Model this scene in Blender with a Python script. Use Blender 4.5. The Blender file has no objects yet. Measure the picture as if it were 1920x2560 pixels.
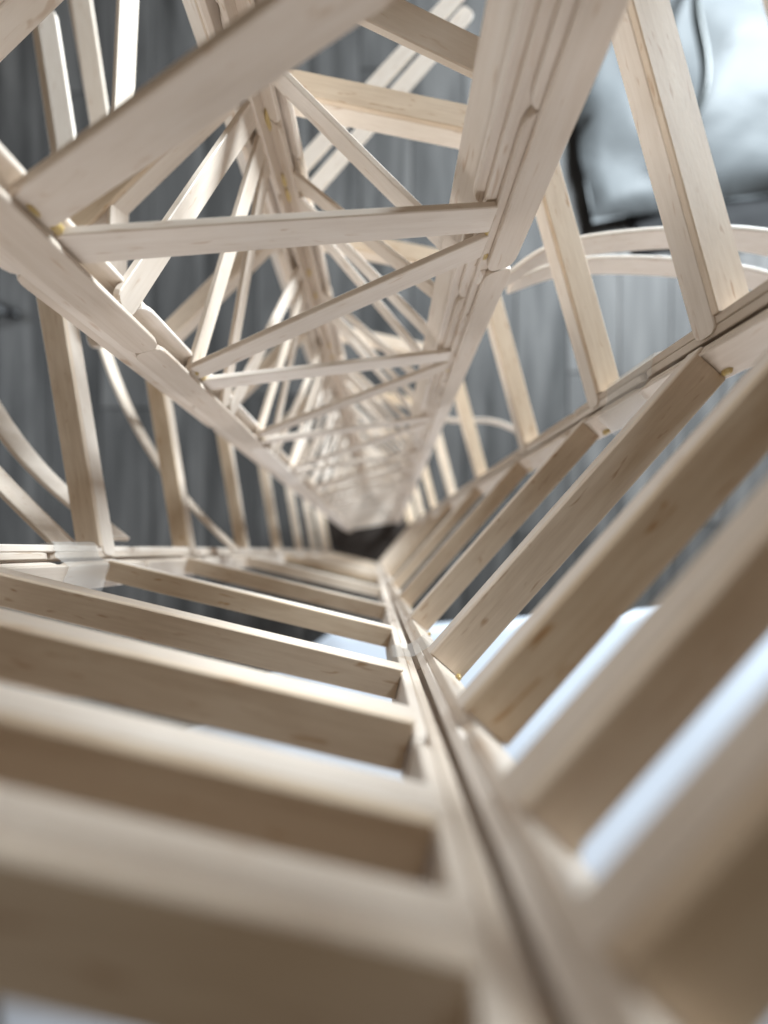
import bpy, bmesh, math, random
from mathutils import Vector, Matrix
random.seed(7)
S = bpy.context.scene
COL = S.collection
# ------------------------------------------------------------------ camera
# The camera hangs just above the open top of the tower and looks straight down.
# Plan coordinates below: x right, y towards the bottom of the picture, z = depth below the lens, all in millimetres.
cam = bpy.data.cameras.new('camera'); camo = bpy.data.objects.new('camera', cam); COL.objects.link(camo)
cam.sensor_fit = 'VERTICAL'; cam.sensor_height = 36.0; cam.sensor_width = 27.0
cam.lens = 36.0 * 1000 / 2560
cam.shift_x = 25 / 2560; cam.shift_y = 90 / 2560
cam.clip_start = 0.004; cam.clip_end = 60
cam.dof.use_dof = True; cam.dof.focus_distance = 0.118; cam.dof.aperture_fstop = 4.3
cam.dof.aperture_blades = 0
S.camera = camo
# ------------------------------------------------------------------ light (indoor daylight: a low window, a weaker one opposite)
w = bpy.data.worlds.new('World'); S.world = w; w.use_nodes = True
bg = w.node_tree.nodes['Background']; bg.inputs[0].default_value = (1.0, 0.80, 0.57, 1); bg.inputs[1].default_value = 0.14
def area(name, loc, target, sx, sy, power, col):
    l = bpy.data.lights.new(name, 'AREA'); l.shape = 'RECTANGLE'; l.size = sx; l.size_y = sy
    l.energy = power; l.color = col
    o = bpy.data.objects.new(name, l); COL.objects.link(o); o.location = loc
    d = Vector(target) - Vector(loc); o.rotation_euler = d.to_track_quat('-Z', 'Y').to_euler()
    return o
area('window_light', (1.30, 1.58, 0.06), (0, 0.05, -0.95), 0.66, 0.42, 160, (0.84, 0.94, 1.0))
area('side_window_light', (-1.5, 0.55, -0.36), (0, 0.1, -0.45), 0.9, 0.6, 15, (0.84, 0.93, 1.0))
area('room_bounce_fill', (0.2, -1.9, -0.40), (0, 0.1, -0.45), 1.3, 0.7, 18, (0.98, 0.97, 0.98))  # added fill lamp, stands in for light bounced by the room
S.view_settings.view_transform = 'Standard'; S.view_settings.look = 'None'
S.view_settings.gamma = 1; S.view_settings.use_curve_mapping = False; S.view_settings.exposure = 0.0
S.render.engine = 'CYCLES'
# ------------------------------------------------------------------ materials
def newmat(name):
    m = bpy.data.materials.new(name); m.use_nodes = True
    nt = m.node_tree; b = nt.nodes['Principled BSDF']
    return m, nt, b
def N(nt, t, **kw):
    n = nt.nodes.new(t)
    for k, v in kw.items(): setattr(n, k, v)
    return n
def ramp(nt, stops):
    r = N(nt, 'ShaderNodeValToRGB'); e = r.color_ramp.elements
    while len(e) < len(stops): e.new(0.5)
    for i, (p, c) in enumerate(stops): e[i].position = p; e[i].color = (*c, 1)
    return r
def birch(name, light, dark, fleck=0.5, rough=0.48):
    m, nt, b = newmat(name); L = nt.links.new
    tc = N(nt, 'ShaderNodeTexCoord'); oi = N(nt, 'ShaderNodeObjectInfo')
    off = N(nt, 'ShaderNodeVectorMath', operation='SCALE'); comb = N(nt, 'ShaderNodeCombineXYZ')
    for i in range(3): L(oi.outputs['Random'], comb.inputs[i])
    L(comb.outputs[0], off.inputs[0]); off.inputs['Scale'].default_value = 3.7
    add = N(nt, 'ShaderNodeVectorMath', operation='ADD'); L(tc.outputs['Object'], add.inputs[0]); L(off.outputs[0], add.inputs[1])
    def mapped(sc):
        mp = N(nt, 'ShaderNodeMapping'); mp.inputs['Scale'].default_value = sc; L(add.outputs[0], mp.inputs[0]); return mp
    g = N(nt, 'ShaderNodeTexNoise'); g.inputs['Scale'].default_value = 1; g.inputs['Detail'].default_value = 5; g.inputs['Roughness'].default_value = 0.65
    L(mapped((45, 900, 900)).outputs[0], g.inputs['Vector'])
    cl = N(nt, 'ShaderNodeTexNoise'); cl.inputs['Scale'].default_value = 1; cl.inputs['Detail'].default_value = 3; cl.inputs['Distortion'].default_value = 1.2
    L(mapped((40, 170, 170)).outputs[0], cl.inputs['Vector'])
    mix = N(nt, 'ShaderNodeMath', operation='MULTIPLY_ADD'); L(g.outputs['Fac'], mix.inputs[0]); mix.inputs[1].default_value = 0.55
    half = N(nt, 'ShaderNodeMath', operation='MULTIPLY'); L(cl.outputs['Fac'], half.inputs[0]); half.inputs[1].default_value = 0.45
    L(half.outputs[0], mix.inputs[2])
    r = ramp(nt, [(0.30, dark), (0.52, tuple((a + c) / 2 * 1.03 for a, c in zip(light, dark))), (0.70, light)])
    L(mix.outputs[0], r.inputs[0])
    # short dark flecks of the birch
    fl = N(nt, 'ShaderNodeTexNoise'); fl.inputs['Scale'].default_value = 1; fl.inputs['Detail'].default_value = 1; fl.inputs['Distortion'].default_value = 0.6
    L(mapped((110, 620, 620)).outputs[0], fl.inputs['Vector'])
    fr = ramp(nt, [(0.66, (0, 0, 0)), (0.76, (1, 1, 1))]); L(fl.outputs['Fac'], fr.inputs[0])
    fm = N(nt, 'ShaderNodeMath', operation='MULTIPLY'); L(fr.outputs[0], fm.inputs[0]); fm.inputs[1].default_value = fleck
    mc = N(nt, 'ShaderNodeMixRGB', blend_type='MULTIPLY'); L(fm.outputs[0], mc.inputs[0]); L(r.outputs[0], mc.inputs[1]); mc.inputs[2].default_value = (0.66, 0.50, 0.36, 1)
    # each stick its own tone
    hv = N(nt, 'ShaderNodeHueSaturation'); L(mc.outputs[0], hv.inputs['Color'])
    mr = N(nt, 'ShaderNodeMapRange'); L(oi.outputs['Random'], mr.inputs[0]); mr.inputs[3].default_value = 0.82; mr.inputs[4].default_value = 1.08
    ms = N(nt, 'ShaderNodeMapRange'); L(oi.outputs['Random'], ms.inputs[0]); ms.inputs[3].default_value = 1.25; ms.inputs[4].default_value = 0.80
    L(mr.outputs[0], hv.inputs['Value']); L(ms.outputs[0], hv.inputs['Saturation'])
    L(hv.outputs[0], b.inputs['Base Color'])
    b.inputs['Roughness'].default_value = rough; b.inputs['Specular IOR Level'].default_value = 0.35
    sp = N(nt, 'ShaderNodeTexNoise'); sp.inputs['Scale'].default_value = 1; sp.inputs['Detail'].default_value = 4
    L(mapped((500, 1500, 1500)).outputs[0], sp.inputs['Vector'])
    bp = N(nt, 'ShaderNodeBump'); bp.inputs['Strength'].default_value = 0.10; bp.inputs['Distance'].default_value = 0.00015
    L(sp.outputs['Fac'], bp.inputs['Height']); L(bp.outputs[0], b.inputs['Normal'])
    return m
M_STICK = birch('birch_stick', (0.80, 0.715, 0.635), (0.69, 0.59, 0.50))
M_SLAT = birch('birch_slat', (0.79, 0.67, 0.54), (0.61, 0.475, 0.355), 0.85)
def plain(name, col, rough=0.5, spec=0.4):
    m, nt, b = newmat(name); b.inputs['Base Color'].default_value = (*col, 1); b.inputs['Roughness'].default_value = rough; b.inputs['Specular IOR Level'].default_value = spec
    return m, nt, b
M_GLUE, nt, b = plain('yellow_glue', (0.64, 0.47, 0.19), 0.3, 0.5)
b.inputs['Transmission Weight'].default_value = 0.25
M_TAPE = bpy.data.materials.new('clear_tape'); M_TAPE.use_nodes = True; nt = M_TAPE.node_tree; nt.nodes.clear()
o_ = N(nt, 'ShaderNodeOutputMaterial'); mx = N(nt, 'ShaderNodeMixShader'); tr = N(nt, 'ShaderNodeBsdfTransparent'); pr = N(nt, 'ShaderNodeBsdfPrincipled')
tr.inputs[0].default_value = (0.96, 0.96, 0.95, 1); pr.inputs['Base Color'].default_value = (0.82, 0.80, 0.78, 1); pr.inputs['Roughness'].default_value = 0.18
mx.inputs[0].default_value = 0.30; nt.links.new(tr.outputs[0], mx.inputs[1]); nt.links.new(pr.outputs[0], mx.inputs[2]); nt.links.new(mx.outputs[0], o_.inputs[0])
# ------------------------------------------------------------------ helpers
def W(p): return Vector((p[0], -p[1], -p[2])) / 1000.0
def link(name, me, parent=None, mat=None):
    o = bpy.data.objects.new(name, me); COL.objects.link(o)
    if parent: o.parent = parent
    if mat and not me.materials: me.materials.append(mat)
    return o
_cache = {}
def stick_mesh(Lm, wd, th, e0, e1, bow, mat, var):
    """one craft stick along +X, centred: length Lm, width wd (Y), thickness th (Z), in mm; e0/e1 rounded end or cut"""
    key = (round(Lm), round(wd * 2), round(th * 4), e0, e1, bow, mat.name, var)
    if key in _cache: return _cache[key]
    rnd = random.Random(hash((round(Lm), var)))
    Lm = round(Lm); h = wd / 2
    xs = []
    def endprof(rounded):
        # (distance from end, half width)
        if rounded: return [(0.0, h * 0.42), (h * 0.07, h * 0.66), (h * 0.25, h * 0.86), (h * 0.55, h * 0.97), (h * 0.95, h)]
        return [(0.0, h * 0.985), (0.25, h)]
    a = endprof(e0); c = endprof(e1)
    secs = [(-Lm / 2 + d, hw) for d, hw in a]
    x0 = secs[-1][0]; x1 = Lm / 2 - c[-1][0]
    n = 7
    for i in range(1, n): secs.append((x0 + (x1 - x0) * i / n, h * (1 + rnd.uniform(-0.012, 0.012))))
    secs += [(Lm / 2 - d, hw) for d, hw in reversed(c)]
    bv = min(0.28, th * 0.18); t = th / 2
    vs, fs = [], []
    wa, wb = rnd.uniform(-.12, .12), rnd.uniform(0, 6)
    for x, hw in secs:
        u = x / (Lm / 2)
        dz = bow * (1 - u * u) + wa * math.sin(2.3 * u + wb); dy = wa * math.cos(1.7 * u + wb)
        for y, z in ((-hw + bv, -t), (hw - bv, -t), (hw, -t + bv), (hw, t - bv), (hw - bv, t), (-hw + bv, t), (-hw, t - bv), (-hw, -t + bv)):
            vs.append((x / 1000, (y + dy) / 1000, (z + dz) / 1000))
    k = len(secs)
    for i in range(k - 1):
        for j in range(8):
            fs.append((i * 8 + j, (i + 1) * 8 + j, (i + 1) * 8 + (j + 1) % 8, i * 8 + (j + 1) % 8)[::-1])
    fs.append(tuple(range(8))); fs.append(tuple(range((k - 1) * 8, k * 8))[::-1])
    me = bpy.data.meshes.new('stick'); me.from_pydata(vs, [], fs); me.update()
    bm = bmesh.new(); bm.from_mesh(me); bmesh.ops.recalc_face_normals(bm, faces=bm.faces); bm.to_mesh(me); bm.free()
    me.materials.append(mat)
    _cache[key] = me
    return me
TOWER = bpy.data.objects.new('stick_tower', None); COL.objects.link(TOWER)
TOWER.location = (0, 0.08, -1.0)
TOWER['label'] = 'tall six-sided openwork tower of pale wooden craft sticks with a braced triangular mast inside'
TOWER['category'] = 'model tower'
TINV = Matrix.Translation(-Vector(TOWER.location))
def stick(name, p0, p1, nrm, wd=9.5, th=2.0, e0=True, e1=True, bow=0.0, mat=None, jit=0.25, ext=0.0):
    """stick from p0 to p1 (plan mm); nrm = direction its broad face looks to"""
    a, c = W(p0), W(p1); X = (c - a); Lw = X.length; X.normalize()
    a = a - X * ext / 1000; c = c + X * ext / 1000; Lw = (c - a).length
    n = Vector((nrm[0], -nrm[1], -nrm[2])); Z = (n - X * n.dot(X)).normalized(); Y = Z.cross(X)
    me = stick_mesh(Lw * 1000, wd, th, e0, e1, bow, mat or M_STICK, random.randrange(4))
    o = link(name, me, TOWER)
    mid = (a + c) / 2 + Vector([random.uniform(-jit, jit) / 1000 for _ in range(3)]) * 0.5
    R = Matrix((X, Y, Z)).transposed().to_4x4()
    R = R @ Matrix.Rotation(math.radians(random.uniform(-jit, jit) * 0.8), 4, 'Z') @ Matrix.Rotation(math.radians(random.uniform(-jit, jit) * 3), 4, 'X')
    o.matrix_local = TINV @ Matrix.Translation(mid) @ R
    return o
def band(name, pts, ht=9.0, th=1.8, mat=None):
    """bent craft stick standing on edge, following plan points (x, y, z of its top edge)"""
    P = [Vector(p) for p in pts]; dense = []
    for i in range(len(P) - 1):
        p0 = P[max(i - 1, 0)]; p1 = P[i]; p2 = P[i + 1]; p3 = P[min(i + 2, len(P) - 1)]
        for s in range(6):
            t = s / 6
            dense.append(0.5 * ((2 * p1) + (p2 - p0) * t + (2 * p0 - 5 * p1 + 4 * p2 - p3) * t * t + (3 * p1 - p0 - 3 * p2 + p3) * t ** 3))
    dense.append(P[-1])
    vs, fs = [], []
    mid = W(sum(dense, Vector()) / len(dense))
    for i, p in enumerate(dense):
        d = dense[min(i + 1, len(dense) - 1)] - dense[max(i - 1, 0)]; d.z = 0; d.normalize(); nn = Vector((-d.y, d.x, 0))
        for s, z in ((-.5, .2), (-.3, 0), (.3, 0), (.5, .2), (.5, ht - .2), (.3, ht), (-.3, ht), (-.5, ht - .2)):
            q = p + nn * (s * th) + Vector((0, 0, z)); vs.append(W(q) - mid)
    k = len(dense)
    for i in range(k - 1):
        for j in range(8): fs.append((i * 8 + j, i * 8 + (j + 1) % 8, (i + 1) * 8 + (j + 1) % 8, (i + 1) * 8 + j))
    fs.append(tuple(range(8))); fs.append(tuple(range((k - 1) * 8, k * 8)))
    me = bpy.data.meshes.new('bent_stick'); me.from_pydata(vs, [], fs); me.update()
    bm = bmesh.new(); bm.from_mesh(me); bmesh.ops.recalc_face_normals(bm, faces=bm.faces); bm.to_mesh(me); bm.free()
    o = link(name, me, TOWER, mat or M_STICK); o.location = mid - TOWER.location
    return o
# ------------------------------------------------------------------ the floor
def streaks(name, c0, c1, c2):
    m, nt, b = newmat(name); L = nt.links.new
    tc = N(nt, 'ShaderNodeTexCoord'); oi = N(nt, 'ShaderNodeObjectInfo'); comb = N(nt, 'ShaderNodeCombineXYZ')
    L(oi.outputs['Random'], comb.inputs[0]); L(oi.outputs['Random'], comb.inputs[1])
    sc = N(nt, 'ShaderNodeVectorMath', operation='SCALE'); L(comb.outputs[0], sc.inputs[0]); sc.inputs['Scale'].default_value = 13
    add = N(nt, 'ShaderNodeVectorMath', operation='ADD'); L(tc.outputs['Object'], add.inputs[0]); L(sc.outputs[0], add.inputs[1])
    mp = N(nt, 'ShaderNodeMapping'); mp.inputs['Scale'].default_value = (17, 1.6, 1); L(add.outputs[0], mp.inputs[0])
    n = N(nt, 'ShaderNodeTexNoise'); n.inputs['Scale'].default_value = 1; n.inputs['Detail'].default_value = 6; n.inputs['Roughness'].default_value = 0.6; n.inputs['Distortion'].default_value = 0.5
    L(mp.outputs[0], n.inputs['Vector'])
    r = ramp(nt, [(0.33, c0), (0.52, c1), (0.70, c2)]); L(n.outputs['Fac'], r.inputs[0])
    hv = N(nt, 'ShaderNodeHueSaturation'); L(r.outputs[0], hv.inputs['Color'])
    mr = N(nt, 'ShaderNodeMapRange'); L(oi.outputs['Random'], mr.inputs[0]); mr.inputs[3].default_value = 0.78; mr.inputs[4].default_value = 1.18
    L(mr.outputs[0], hv.inputs['Value']); L(hv.outputs[0], b.inputs['Base Color'])
    b.inputs['Roughness'].default_value = 0.7; b.inputs['Specular IOR Level'].default_value = 0.25
    return m
M_FLOOR = streaks('grey_laminate', (0.020, 0.0192, 0.0188), (0.053, 0.051, 0.050), (0.098, 0.094, 0.091))
M_JOINT, _, _ = plain('floor_joint', (0.035, 0.034, 0.034), 0.8)
def box_mesh(name, x, y, z, bev, mat):
    bm = bmesh.new(); bmesh.ops.create_cube(bm, size=1)
    for v in bm.verts: v.co.x *= x; v.co.y *= y; v.co.z *= z
    if bev: bmesh.ops.bevel(bm, geom=bm.edges[:], offset=bev, segments=2, affect='EDGES')
    me = bpy.data.meshes.new(name); bm.to_mesh(me); bm.free(); me.materials.append(mat); return me
fl = link('floor', box_mesh('floor', 12, 12, 0.02, 0, M_JOINT)); fl.location = (0, 0, -1.022); fl['kind'] = 'structure'
pm = box_mesh('floor_plank', 0.1285, 1.198, 0.010, 0.0012, M_FLOOR)
for i in range(-11, 12):
    off = ((i * 0.41) % 1.2)
    for j in range(-2, 3):
        o = link('floor_plank', pm, fl)
        o.matrix_local = Matrix.Translation(-Vector(fl.location)) @ Matrix.Translation(Vector((i * 0.13 + 0.03, j * 1.2 + off - 0.6, -1.007)))
# ------------------------------------------------------------------ the hexagon of ladder panels
HEX = {  # vertex: plan at z = 100 mm, plan at z = 1000 mm
    'P': ((12, 32), (9, 37)), 'L': ((-107, 3.5), (-103, 9)), 'R': ((90, -56), (82, -52)),
    'R2': ((61, -160), (58, -156)), 'T': ((-55, -184), (-57, -178)), 'L2': ((-126, -115), (-124, -108))}
def hx(k, z):
    a, c = HEX[k]; t = (z - 100) / 900.0
    return Vector((a[0] + (c[0] - a[0]) * t, a[1] + (c[1] - a[1]) * t, z))
LEVELS = [28.5, 43.5, 69.5, 103, 157, 232, 335, 455, 590, 730, 860, 955]
DEEP = [(455, 8.8, 6.0), (590, 8.8, 6.0), (730, 8.8, 6.0), (860, 8.8, 6.0), (955, 8.8, 6.0)]
PANEL = {   # depth of the slat, slat width, height of the upright stick below it
    ('P', 'L'): [(28.7, 10.6, 5.0), (44.2, 8.0, 6.0), (70, 9.2, 6.2), (101, 7.9, 5.0), (154, 7.6, 5.6), (218, 8.0, 5.6), (320, 8.2, 5.6)] + DEEP,
    ('P', 'R'): [(25.6, 9.4, 4.2), (42.4, 7.5, 5.0), (68.8, 9.8, 4.6), (107, 10.5, 5.0), (165, 9.4, 5.2), (238, 9.4, 5.6), (335, 9.0, 5.6)] + DEEP}
SIDES = [('P', 'L'), ('P', 'R'), ('R', 'R2'), ('R2', 'T'), ('T', 'L2'), ('L2', 'L')]
CEN = Vector((-21, -75, 0))
def side_frame(k0, k1, z):
    a, c = hx(k0, z), hx(k1, z); u = (c - a); u.z = 0; u.normalize(); n = Vector((-u.y, u.x, 0))
    m = (a + c) / 2 - CEN
    if n.x * m.x + n.y * m.y < 0: n = -n
    return a, c, u, n           # n points outwards
for k0, k1 in SIDES:
    main = k0 == 'P'
    for z, wd, hgt in PANEL.get((k0, k1), [(z, 9.4, 7.0) for z in [9, 18] + LEVELS]):  # unseen topmost levels of the other sides, added to shade the near slats
        a, c, u, n = side_frame(k0, k1, z)
        inset = 5.2
        zz = Vector((0, 0, 1))
        # flat slat on top, its width running outwards from the panel plane
        s0 = a + u * inset + n * (wd / 2) + zz * 1.0; s1 = c - u * inset + n * (wd / 2) + zz * 1.0
        slat = stick('slat', s0, s1, (0, 0, -1), wd, 2.0, False, False, 0.0, M_SLAT)
        # upright stick under its inner edge
        s0 = a + u * (4.6 if main else 1.2) + n * 1.05 + zz * (2.05 + hgt / 2); s1 = c - u * 1.2 + n * 1.05 + zz * (2.05 + hgt / 2)
        st = stick('slat_stiffener', s0, s1, n, hgt, 1.8, not main, not main, 0.0, M_STICK, 0.15)
        st.parent = slat; st.matrix_parent_inverse = slat.matrix_basis.inverted()
    # rails: two sticks glued face to face, on edge, at both ends of the panel
    for k, sgn in ((k0, 1), (k1, -1)):
        for lay in range(2):
            z = 22.0 + (0 if lay == 0 else 46)
            zs = [22.0] if lay else []
            zs += [z + 113 * i for i in range(9)]
            for q in range(len(zs)):
                z0 = zs[q]; z1 = zs[q + 1] - 0.6 if q + 1 < len(zs) else 985
                if z1 - z0 < 8: continue
                pa = hx(k, z0); pb = hx(k, z1); _, _, u, n = side_frame(k0, k1, z0)
                o_in = u * sgn * (1.35 + lay * 2.45) + n * (1.0 + 4.7)
                stick('rail_stick', pa + o_in, pb + o_in, u, 9.4, 2.4, q > 0, True, 0.0, M_STICK, 0.2)
# a stick behind each corner closes the wedge between the two rails
for k, ka, kb in (('P', 'L', 'R'), ('L', 'P', 'L2'), ('R', 'P', 'R2'), ('R2', 'R', 'T'), ('T', 'R2', 'L2'), ('L2', 'T', 'L')):
    for q in range(9):
        z0 = 24 + q * 107; z1 = min(z0 + 106.5, 985)
        _, _, ua, na = side_frame(k, ka, z0); _, _, ub, nb = side_frame(k, kb, z0); o_n = (na + nb).normalized() * 9.0
        stick('corner_stick', hx(k, z0) + o_n, hx(k, z1) + o_n, na + nb, 9.0, 2.0, q > 0, True, 0.0, M_STICK, 0.2)
# ------------------------------------------------------------------ the triangular mast
MAST = {'A': ((-69, -68.5), (-52, -44)), 'B': ((35, -95), (55, -62)), 'C': ((-43, -167), (-13, -142))}
def ms(k, z):
    a, c = MAST[k]; t = (z - 110) / 890.0
    return Vector((a[0] + (c[0] - a[0]) * t, a[1] + (c[1] - a[1]) * t, z))
MC = Vector((-25, -110, 0))
def mdir(k0, k1, z):
    d = ms(k1, z) - ms(k0, z); d.z = 0; d.normalize(); n = Vector((-d.y, d.x, 0)); m = (ms(k0, z) + ms(k1, z)) / 2 - MC
    if n.x * m.x + n.y * m.y < 0: n = -n
    return d, n                 # d along the side, n out of the mast
def plate(k, other, lays, start, along, ph):
    """laminated plate of one mast column, in the plane of side k-other"""
    for li, (back, shift) in enumerate(lays):
        z0 = start + ph[li]
        zs = [30.0] + [z for z in (z0 + 112.5 * i for i in range(10)) if z > 45 and z < 960]
        for q in range(len(zs)):
            za = zs[q]; zb = (zs[q + 1] - 0.5) if q + 1 < len(zs) else 985
            d, n = mdir(k, other, za)
            off = d * (along + shift) + n * back
            stick('column_stick', ms(k, za) + off, ms(k, zb) + off, n, 9.6, 2.0, q > 0, True, 0.0, M_STICK, 0.25)
# side A-B faces the viewer: plates run outwards from the brace ends
plate('A', 'B', [(3.1, -5.2), (0.8, -9.4), (-1.5, -13.6), (-3.8, -2.6), (-6.1, -4.6)], 0, 0, [128, 176, 96, 119, 150])
plate('B', 'A', [(2.4, -5.6), (0.3, -3.2), (-1.8, -0.4), (-3.9, 2.2)], 0, 0, [133, 87, 150, 112])
plate('B', 'C', [(-1.6, 10.4), (0.5, 9.6)], 0, 0, [186, 118])
plate('C', 'A', [(-1.0, 5.0), (1.5, 2.0), (4.1, 6.5), (6.7, 3.4)], 0, 0, [178, 120, 140, 165])
plate('C', 'B', [(-1.0, 5.4), (1.5, 2.4), (4.1, 6.8), (6.7, 3.8)], 0, 0, [150, 205, 166, 135])
def brace(k0, z0, k1, z1, in0=1.0, in1=1.0, wd=8.8, shift=0.0):
    p0, p1 = ms(k0, z0), ms(k1, z1); d, n = mdir(k0, k1, (z0 + z1) / 2)
    p0 = p0 - d * in0 * 2.4 + n * shift; p1 = p1 + d * in1 * 2.4 + n * shift
    return stick('brace', p0, p1, n, wd, 2.0, True, True, random.uniform(-.3, .3), M_STICK, 0.2)
# A-B zigzag
za = [86, 157, 236]; zb = [46, 119, 195]
while za[-1] < 915: za.append(za[-1] + (84 if za[-1] < 330 else 50))
while len(zb) < len(za) + 1: zb.append(zb[-1] + (83 if zb[-1] < 300 else 50))
for i in range(len(za)):
    brace('B', zb[i] + 4, 'A', za[i] - 4)
    if zb[i + 1] < 980: brace('A', za[i] + 5, 'B', zb[i + 1] - 4)
# C-A fan: each C node sends one brace up to A and one across
zc = 151
while zc < 930:
    brace('C', zc - 2, 'A', zc - 41, 1, 1, 7.8); brace('C', zc + 5, 'A', zc + 0, 1, 1, 7.6)
    if zc < 330: brace('C', zc + 9, 'A', zc + 30, 1, 1, 7.0)
    zc += 79 if zc < 300 else 46
# C-B fan
zc = 134
brace('C', 132, 'B', 137, 1, 1, 7.6)
zc = 175
while zc < 930:
    brace('C', zc - 2, 'B', zc - 15, 1, 1, 7.2); brace('C', zc + 7, 'B', zc + 16, 1, 1, 7.2)
    if zc < 330: brace('C', zc + 12, 'B', zc + 44, 1, 1, 7.0)
    zc += 76 if zc < 300 else 46
# a flat beam high up between C and B, and joiner sticks from the mast to the hexagon
stick('beam', (-48, -170, 109), (54, -121, 109), (0, 0, -1), 9.4, 2.0)
# ------------------------------------------------------------------ outriggers and bent hoops round the hexagon
band('bent_stick', [(57, -117, 170), (79, -130, 170), (123, -136, 170), (167, -136, 171), (205, -126, 172), (232, -106, 174)], 11.5, 1.9)
band('bent_stick', [(66, -127, 188), (96, -136, 188), (143, -136, 188), (187, -130, 189), (222, -114, 190)], 11.0, 1.9)
band('bent_stick', [(62, -140, 415), (82, -134, 415), (128, -132, 415), (166, -112, 416), (190, -78, 417)], 9.0, 1.9)
band('bent_stick', [(-202, -235, 262), (-194, -185, 262), (-182, -138, 262), (-166, -96, 262), (-145, -58, 262), (-120, -26, 262), (-92, 2, 262)], 12.0, 1.9)
band('bent_stick', [(-196, -112, 172), (-176, -70, 172), (-150, -35, 172), (-114, -4, 172)], 14.0, 1.9)
band('bent_stick', [(-175, -62, 148), (-150, -32, 148), (-118, 0, 148)], 12.0, 1.9)
stick('outrigger_stick', (-163, -267, 199), (-137, -100, 199), (0, 0, -1), 9.2, 2.0)
stick('outrigger_stick', (-167, -262, 201.3), (-144, -110, 201.3), (0, 0, -1), 9.2, 2.0)
stick('outrigger_stick', (-172, -372, 198), (-163, -269, 198), (0, 0, -1), 9.2, 2.0)
stick('outrigger_stick', (-163, -330, 217), (-138, -160, 217), (0, 0, -1), 10.5, 2.0)
stick('outrigger_stick', (-167, -330, 219.3), (-145, -205, 219.3), (0, 0, -1), 10.5, 2.0)
stick('outrigger_stick', (-98, -235, 160), (-106, -104, 164), (1, 0.05, -0.15), 9.4, 2.0)
stick('outrigger_stick', (54, -336, 240), (-56, -215, 240), (0, 0, -1), 9.4, 2.0)
stick('outrigger_stick', (58, -326, 243), (-48, -206, 243), (0, 0, -1), 9.4, 2.0)
# ------------------------------------------------------------------ curled splinters of veneer below two slats
a, c, u, n = side_frame('P', 'R', 69.5)
band('veneer_curl', [a + u * 9 + n * 9.4 + Vector((0, 0, 2.4)), a + u * 22 + n * 10.9 + Vector((0, 0, 2.4)), a + u * 36 + n * 10.7 + Vector((0, 0, 2.4)), a + u * 50 + n * 8.8 + Vector((0, 0, 2.4))], 1.2, 0.9)
a, c, u, n = side_frame('P', 'L', 69.5)
band('veneer_curl', [a + u * 52 + n * 8.2 + Vector((0, 0, 2.4)), a + u * 70 + n * 10.6 + Vector((0, 0, 2.4)), a + u * 84 + n * 10.4 + Vector((0, 0, 2.4))], 1.2, 0.9)
# ------------------------------------------------------------------ clear tape round the rails
def tape(path, z0, z1, skew=0.0):
    """thin strip of clear tape laid over plan points, between two depths, slightly crumpled"""
    nz = 7; vs, fs = [], []; mid = W((path[0][0], path[0][1], z0)); dense = []
    for i in range(len(path) - 1):
        for s in range(5): t = s / 5; dense.append((path[i][0] * (1 - t) + path[i + 1][0] * t, path[i][1] * (1 - t) + path[i + 1][1] * t))
    dense.append(path[-1])
    for i, (x, y) in enumerate(dense):
        for j in range(nz):
            z = z0 + (z1 - z0) * j / (nz - 1) + skew * i / len(dense) + (random.uniform(-.5, .5) if j in (0, nz - 1) else 0)
            vs.append(W((x + random.uniform(-.12, .12), y + random.uniform(-.12, .12), z)) - mid)
    for i in range(len(dense) - 1):
        for j in range(nz - 1): fs.append((i * nz + j, i * nz + j + 1, (i + 1) * nz + j + 1, (i + 1) * nz + j))
    me = bpy.data.meshes.new('tape'); me.from_pydata(vs, [], fs); me.update()
    for p in me.polygons: p.use_smooth = True
    o = link('clear_tape', me, TOWER, M_TAPE); o.location = mid - TOWER.location
def corner_path(k, ka, kb, z, r=6.2, d=11.6, inn=1.2):
    v = hx(k, z); _, _, ua, na = side_frame(k, ka, z); _, _, ub, nb = side_frame(k, kb, z)
    pts = [v + ua * r + na * d, v + ua * r + na * inn, v + (ua + ub) * 0.8 + (na + nb) * (inn - 0.9) * 0.5, v + ub * r + nb * inn, v + ub * r + nb * d]
    return [(p.x, p.y) for p in pts]
tape(corner_path('P', 'L', 'R', 120), 116, 131, 1.5)
tape(corner_path('L', 'P', 'L2', 140), 131, 152, 6)
tape(corner_path('R', 'P', 'R2', 140), 131, 156, -5)
# ------------------------------------------------------------------ yellow glue at the joints
def glue(p, r):
    bm = bmesh.new(); bmesh.ops.create_icosphere(bm, subdivisions=2, radius=r * 1.25 / 1000)
    sx, sy, sz = random.uniform(.5, .9), random.uniform(.5, .9), random.uniform(1.0, 1.9)
    for v in bm.verts:
        f = 1 + random.uniform(-.14, .14); v.co = Vector((v.co.x * sx * f, v.co.y * sy * f, v.co.z * sz * f))
    for f in bm.faces: f.smooth = True
    me = bpy.data.meshes.new('glue'); bm.to_mesh(me); bm.free()
    o = link('glue_blob', me, TOWER, M_GLUE); o.location = W(p) - TOWER.location
for i, z in enumerate(za[:6]):
    d, n = mdir('A', 'B', z); glue(ms('A', z + 1) + d * 0.6 - n * 0.4, 1.5); glue(ms('A', z - 5) + d * 0.4 + n * 1.0, 1.0)
for i, z in enumerate(zb[1:6]):
    d, n = mdir('B', 'A', z); glue(ms('B', z) + d * 0.8 - n * 0.2, 1.5); glue(ms('B', z + 9) + d * 0.2 + n * 0.8, 1.1)
for z in (134, 151, 175, 182, 231, 251, 310, 328):
    glue(ms('C', z) + Vector((1.6, 4.2, 0)), 1.7); glue(ms('C', z + 8) + Vector((5.5, 3.0, 0)), 1.4)
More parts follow.
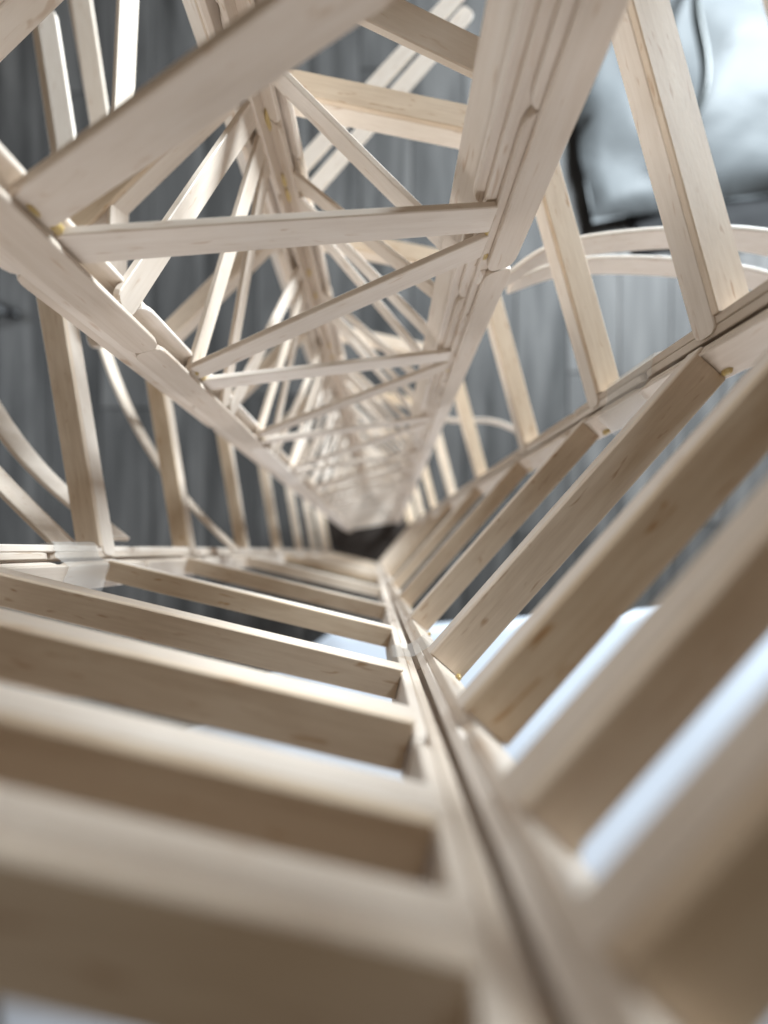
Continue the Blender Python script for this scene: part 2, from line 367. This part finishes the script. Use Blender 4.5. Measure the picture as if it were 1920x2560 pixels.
for z in LEVELS[:6]:
    a, c, u, n = side_frame('P', 'R', z); glue(c - u * 5.2 + n * 8.5 + Vector((0, 0, 2.2)), 1.1); glue(a + u * 5.4 + n * 8.8 + Vector((0, 0, 1.8)), 0.8)
    a, c, u, n = side_frame('P', 'L', z); glue(c - u * 5.2 + n * 2.5 + Vector((0, 0, -.2)), 0.9)
# ------------------------------------------------------------------ things on the floor
def tag(o, label, cat): o['label'] = label; o['category'] = cat; return o
M_DARK, _, _ = plain('dark_board', (0.022, 0.016, 0.013), 0.6, 0.3)
bm = bmesh.new()
vs = [bm.verts.new((0.122 * math.cos(math.radians(60 * i + 13)), 0.122 * math.sin(math.radians(60 * i + 13)), 0)) for i in range(6)]
f = bm.faces.new(vs); ex = bmesh.ops.extrude_face_region(bm, geom=[f])
bmesh.ops.translate(bm, verts=[v for v in ex['geom'] if isinstance(v, bmesh.types.BMVert)], vec=(0, 0, 0.010))
bmesh.ops.recalc_face_normals(bm, faces=bm.faces); bmesh.ops.bevel(bm, geom=bm.edges[:], offset=0.001, segments=2, affect='EDGES')
me = bpy.data.meshes.new('base_board'); bm.to_mesh(me); bm.free()
o = link('base_board', me, None, M_DARK); o.location = (-0.021, 0.075, -1.0015)
tag(o, 'dark brown board on the floor under the foot of the stick tower', 'board')
# pale plastic bag, top right
M_BAG, nt, b = plain('pale_plastic', (0.082, 0.088, 0.092), 0.62, 0.22)
tc = N(nt, 'ShaderNodeTexCoord'); wv = N(nt, 'ShaderNodeTexNoise'); wv.inputs['Scale'].default_value = 5; wv.inputs['Detail'].default_value = 4; wv.inputs['Distortion'].default_value = 1.5
nt.links.new(tc.outputs['Object'], wv.inputs['Vector']); bp = N(nt, 'ShaderNodeBump'); bp.inputs['Strength'].default_value = 0.15; bp.inputs['Distance'].default_value = 0.03
nt.links.new(wv.outputs['Fac'], bp.inputs['Height']); nt.links.new(bp.outputs[0], b.inputs['Normal'])
def bag():
    nx, ny = 48, 40; sx, sy = 1.00, 0.86; vs, fs = [], []
    from mathutils import noise
    for side in (1, -1):
        for j in range(ny + 1):
            for i in range(nx + 1):
                u, v = i / nx * 2 - 1, j / ny * 2 - 1
                e = max(0, (1 - abs(u) ** 3.2)) ** 0.5 * max(0, (1 - abs(v) ** 3.2)) ** 0.5
                q = Vector((u * 2.0, v * 2.0, 3 * side)); nz = noise.fractal(q * 1.2, 1, 2, 4) * 0.035
                fold = 0.018 * math.sin(7 * u + 4 * v + 3 * noise.noise(q))
                z = e * (0.080 + nz * 0.9 + fold * 1.0) if side > 0 else -e * 0.012
                vs.append((u * sx / 2 + 0.012 * noise.noise(q * 2), v * sy / 2 + 0.012 * noise.noise(q * 2.3 + Vector((5, 0, 0))), z))
    st = (nx + 1) * (ny + 1)
    for s in range(2):
        for j in range(ny):
            for i in range(nx):
                k = s * st + j * (nx + 1) + i; q = (k, k + 1, k + nx + 2, k + nx + 1); fs.append(q if s == 0 else q[::-1])
    me = bpy.data.meshes.new('bag'); me.from_pydata(vs, [], fs); me.update()
    bm = bmesh.new(); bm.from_mesh(me); bmesh.ops.remove_doubles(bm, verts=bm.verts, dist=0.0006)
    bm.to_mesh(me); bm.free()
    for p in me.polygons: p.use_smooth = True
    return me
o = link('plastic_bag', bag(), None, M_BAG); o.location = (0.96, 1.30, -0.975); o.rotation_euler = (0, 0, math.radians(9))
tag(o, 'crumpled shiny pale grey plastic bag lying on the floor', 'bag')
# dark cord across the bag
def tube(name, pts, r, mat):
    cu = bpy.data.curves.new(name, 'CURVE'); cu.dimensions = '3D'; cu.bevel_depth = r; cu.bevel_resolution = 4; cu.resolution_u = 8
    sp = cu.splines.new('NURBS'); sp.points.add(len(pts) - 1); sp.use_endpoint_u = True; sp.order_u = 4
    for p, q in zip(sp.points, pts): p.co = (*q, 1)
    tmp = bpy.data.objects.new('tmp', cu); COL.objects.link(tmp)
    dg = bpy.context.evaluated_depsgraph_get(); me = bpy.data.meshes.new_from_object(tmp.evaluated_get(dg))
    bpy.data.objects.remove(tmp); me.materials.clear(); me.name = name
    return link(name, me, None, mat)
M_CORD, _, _ = plain('dark_cord', (0.03, 0.035, 0.035), 0.4)
def fl_pt(px, py, z): return ((px - 935) * z, (1370 - py) * z, -z * 1000)
cord_pts = [tuple(v / 1000 for v in fl_pt(px, py, z)) for px, py, z in ((1790, -160, .86), (1740, -60, .85), (1735, 30, .85), (1765, 130, .855), (1768, 230, .865), (1735, 300, .885), (1690, 345, .90))]
tag(tube('cord', cord_pts, 0.009, M_CORD), 'dark cord curving over the pale plastic bag', 'cord')
# bluish white sheet
M_SHEET, nt, b = plain('white_sheet', (0.55, 0.60, 0.68), 0.6, 0.3)
def sheet():
    from mathutils import noise
    n = 40; vs, fs = [], []
    c = [(-0.10, -0.20), (0.80, -0.10), (1.0, -1.5), (-0.75, -1.5)]
    c2 = [(-0.62, -0.42)]
    for j in range(n + 1):
        for i in range(n + 1):
            u, v = i / n, j / n
            lx = -0.10 + (-0.95 + 0.10) * min(1, v * 2.2); x = lx + (1.35 - lx) * u; y = (-0.205 + 0.10 * u) * (1 - v) + v * -1.5
            vs.append((x, y, 0.006 + 0.010 * (noise.noise(Vector((x * 3, y * 3, 1))) + 1)))
    for j in range(n):
        for i in range(n): k = j * (n + 1) + i; fs.append((k, k + n + 1, k + n + 2, k + 1))
    me = bpy.data.meshes.new('sheet'); me.from_pydata(vs, [], fs); me.update()
    bm = bmesh.new(); bm.from_mesh(me); r = bmesh.ops.solidify(bm, geom=bm.faces[:], thickness=0.002); bmesh.ops.recalc_face_normals(bm, faces=bm.faces); bm.to_mesh(me); bm.free()
    for p in me.polygons: p.use_smooth = True
    return me
o = link('white_sheet', sheet(), None, M_SHEET); o.location = (0, 0, -1.0)
tag(o, 'bluish white sheet spread on the floor behind the ladder panels', 'sheet')
# black pen-like rod at the left edge
M_BLACK, _, _ = plain('black_plastic', (0.012, 0.012, 0.013), 0.35)
bm = bmesh.new()
prof = [(-0.16, 0.004), (-0.155, 0.011), (-0.02, 0.012), (-0.015, 0.014), (0.05, 0.014), (0.06, 0.011), (0.075, 0.004)]
rings = [[bm.verts.new((x, r * math.cos(a * math.pi / 8), r * math.sin(a * math.pi / 8))) for a in range(16)] for x, r in prof]
for q in range(len(rings) - 1):
    for a in range(16): bm.faces.new((rings[q][a], rings[q][(a + 1) % 16], rings[q + 1][(a + 1) % 16], rings[q + 1][a]))
bm.faces.new(rings[0][::-1]); bm.faces.new(rings[-1]); bmesh.ops.recalc_face_normals(bm, faces=bm.faces)
me = bpy.data.meshes.new('marker'); bm.to_mesh(me); bm.free()
for p in me.polygons: p.use_smooth = True
o = link('marker_pen', me, None, M_BLACK); o.location = (-0.945, 0.60, -0.987); o.rotation_euler = (0, 0, math.radians(-22))
tag(o, 'black rod lying on the grey floor at the left edge', 'rod')

# black patch added beside the bag, standing in for its shadow
def shade_patch():
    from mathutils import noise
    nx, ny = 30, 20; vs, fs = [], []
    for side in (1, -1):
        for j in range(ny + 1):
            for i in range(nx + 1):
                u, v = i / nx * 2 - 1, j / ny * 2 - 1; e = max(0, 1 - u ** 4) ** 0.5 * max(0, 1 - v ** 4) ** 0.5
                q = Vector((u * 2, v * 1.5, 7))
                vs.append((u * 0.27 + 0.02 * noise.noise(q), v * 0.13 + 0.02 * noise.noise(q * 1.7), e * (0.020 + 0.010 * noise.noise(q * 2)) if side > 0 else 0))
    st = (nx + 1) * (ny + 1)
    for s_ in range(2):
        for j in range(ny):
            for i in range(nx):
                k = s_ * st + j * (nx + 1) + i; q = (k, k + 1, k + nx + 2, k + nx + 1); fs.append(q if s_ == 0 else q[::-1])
    me = bpy.data.meshes.new('shade_patch'); me.from_pydata(vs, [], fs); me.update()
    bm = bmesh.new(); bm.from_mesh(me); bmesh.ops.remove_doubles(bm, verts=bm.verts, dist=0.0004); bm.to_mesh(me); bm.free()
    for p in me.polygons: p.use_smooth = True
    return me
M_SHADE, _, _ = plain('dark_shade_patch', (0.014, 0.014, 0.015), 0.9, 0.2)
o = link('dark_shade_patch', shade_patch(), None, M_SHADE); o.location = (0.90, 0.875, -1.0); o.rotation_euler = (0, 0, math.radians(6))
tag(o, 'black patch added on the floor as the shadow beside the pale plastic bag', 'shade_patch')
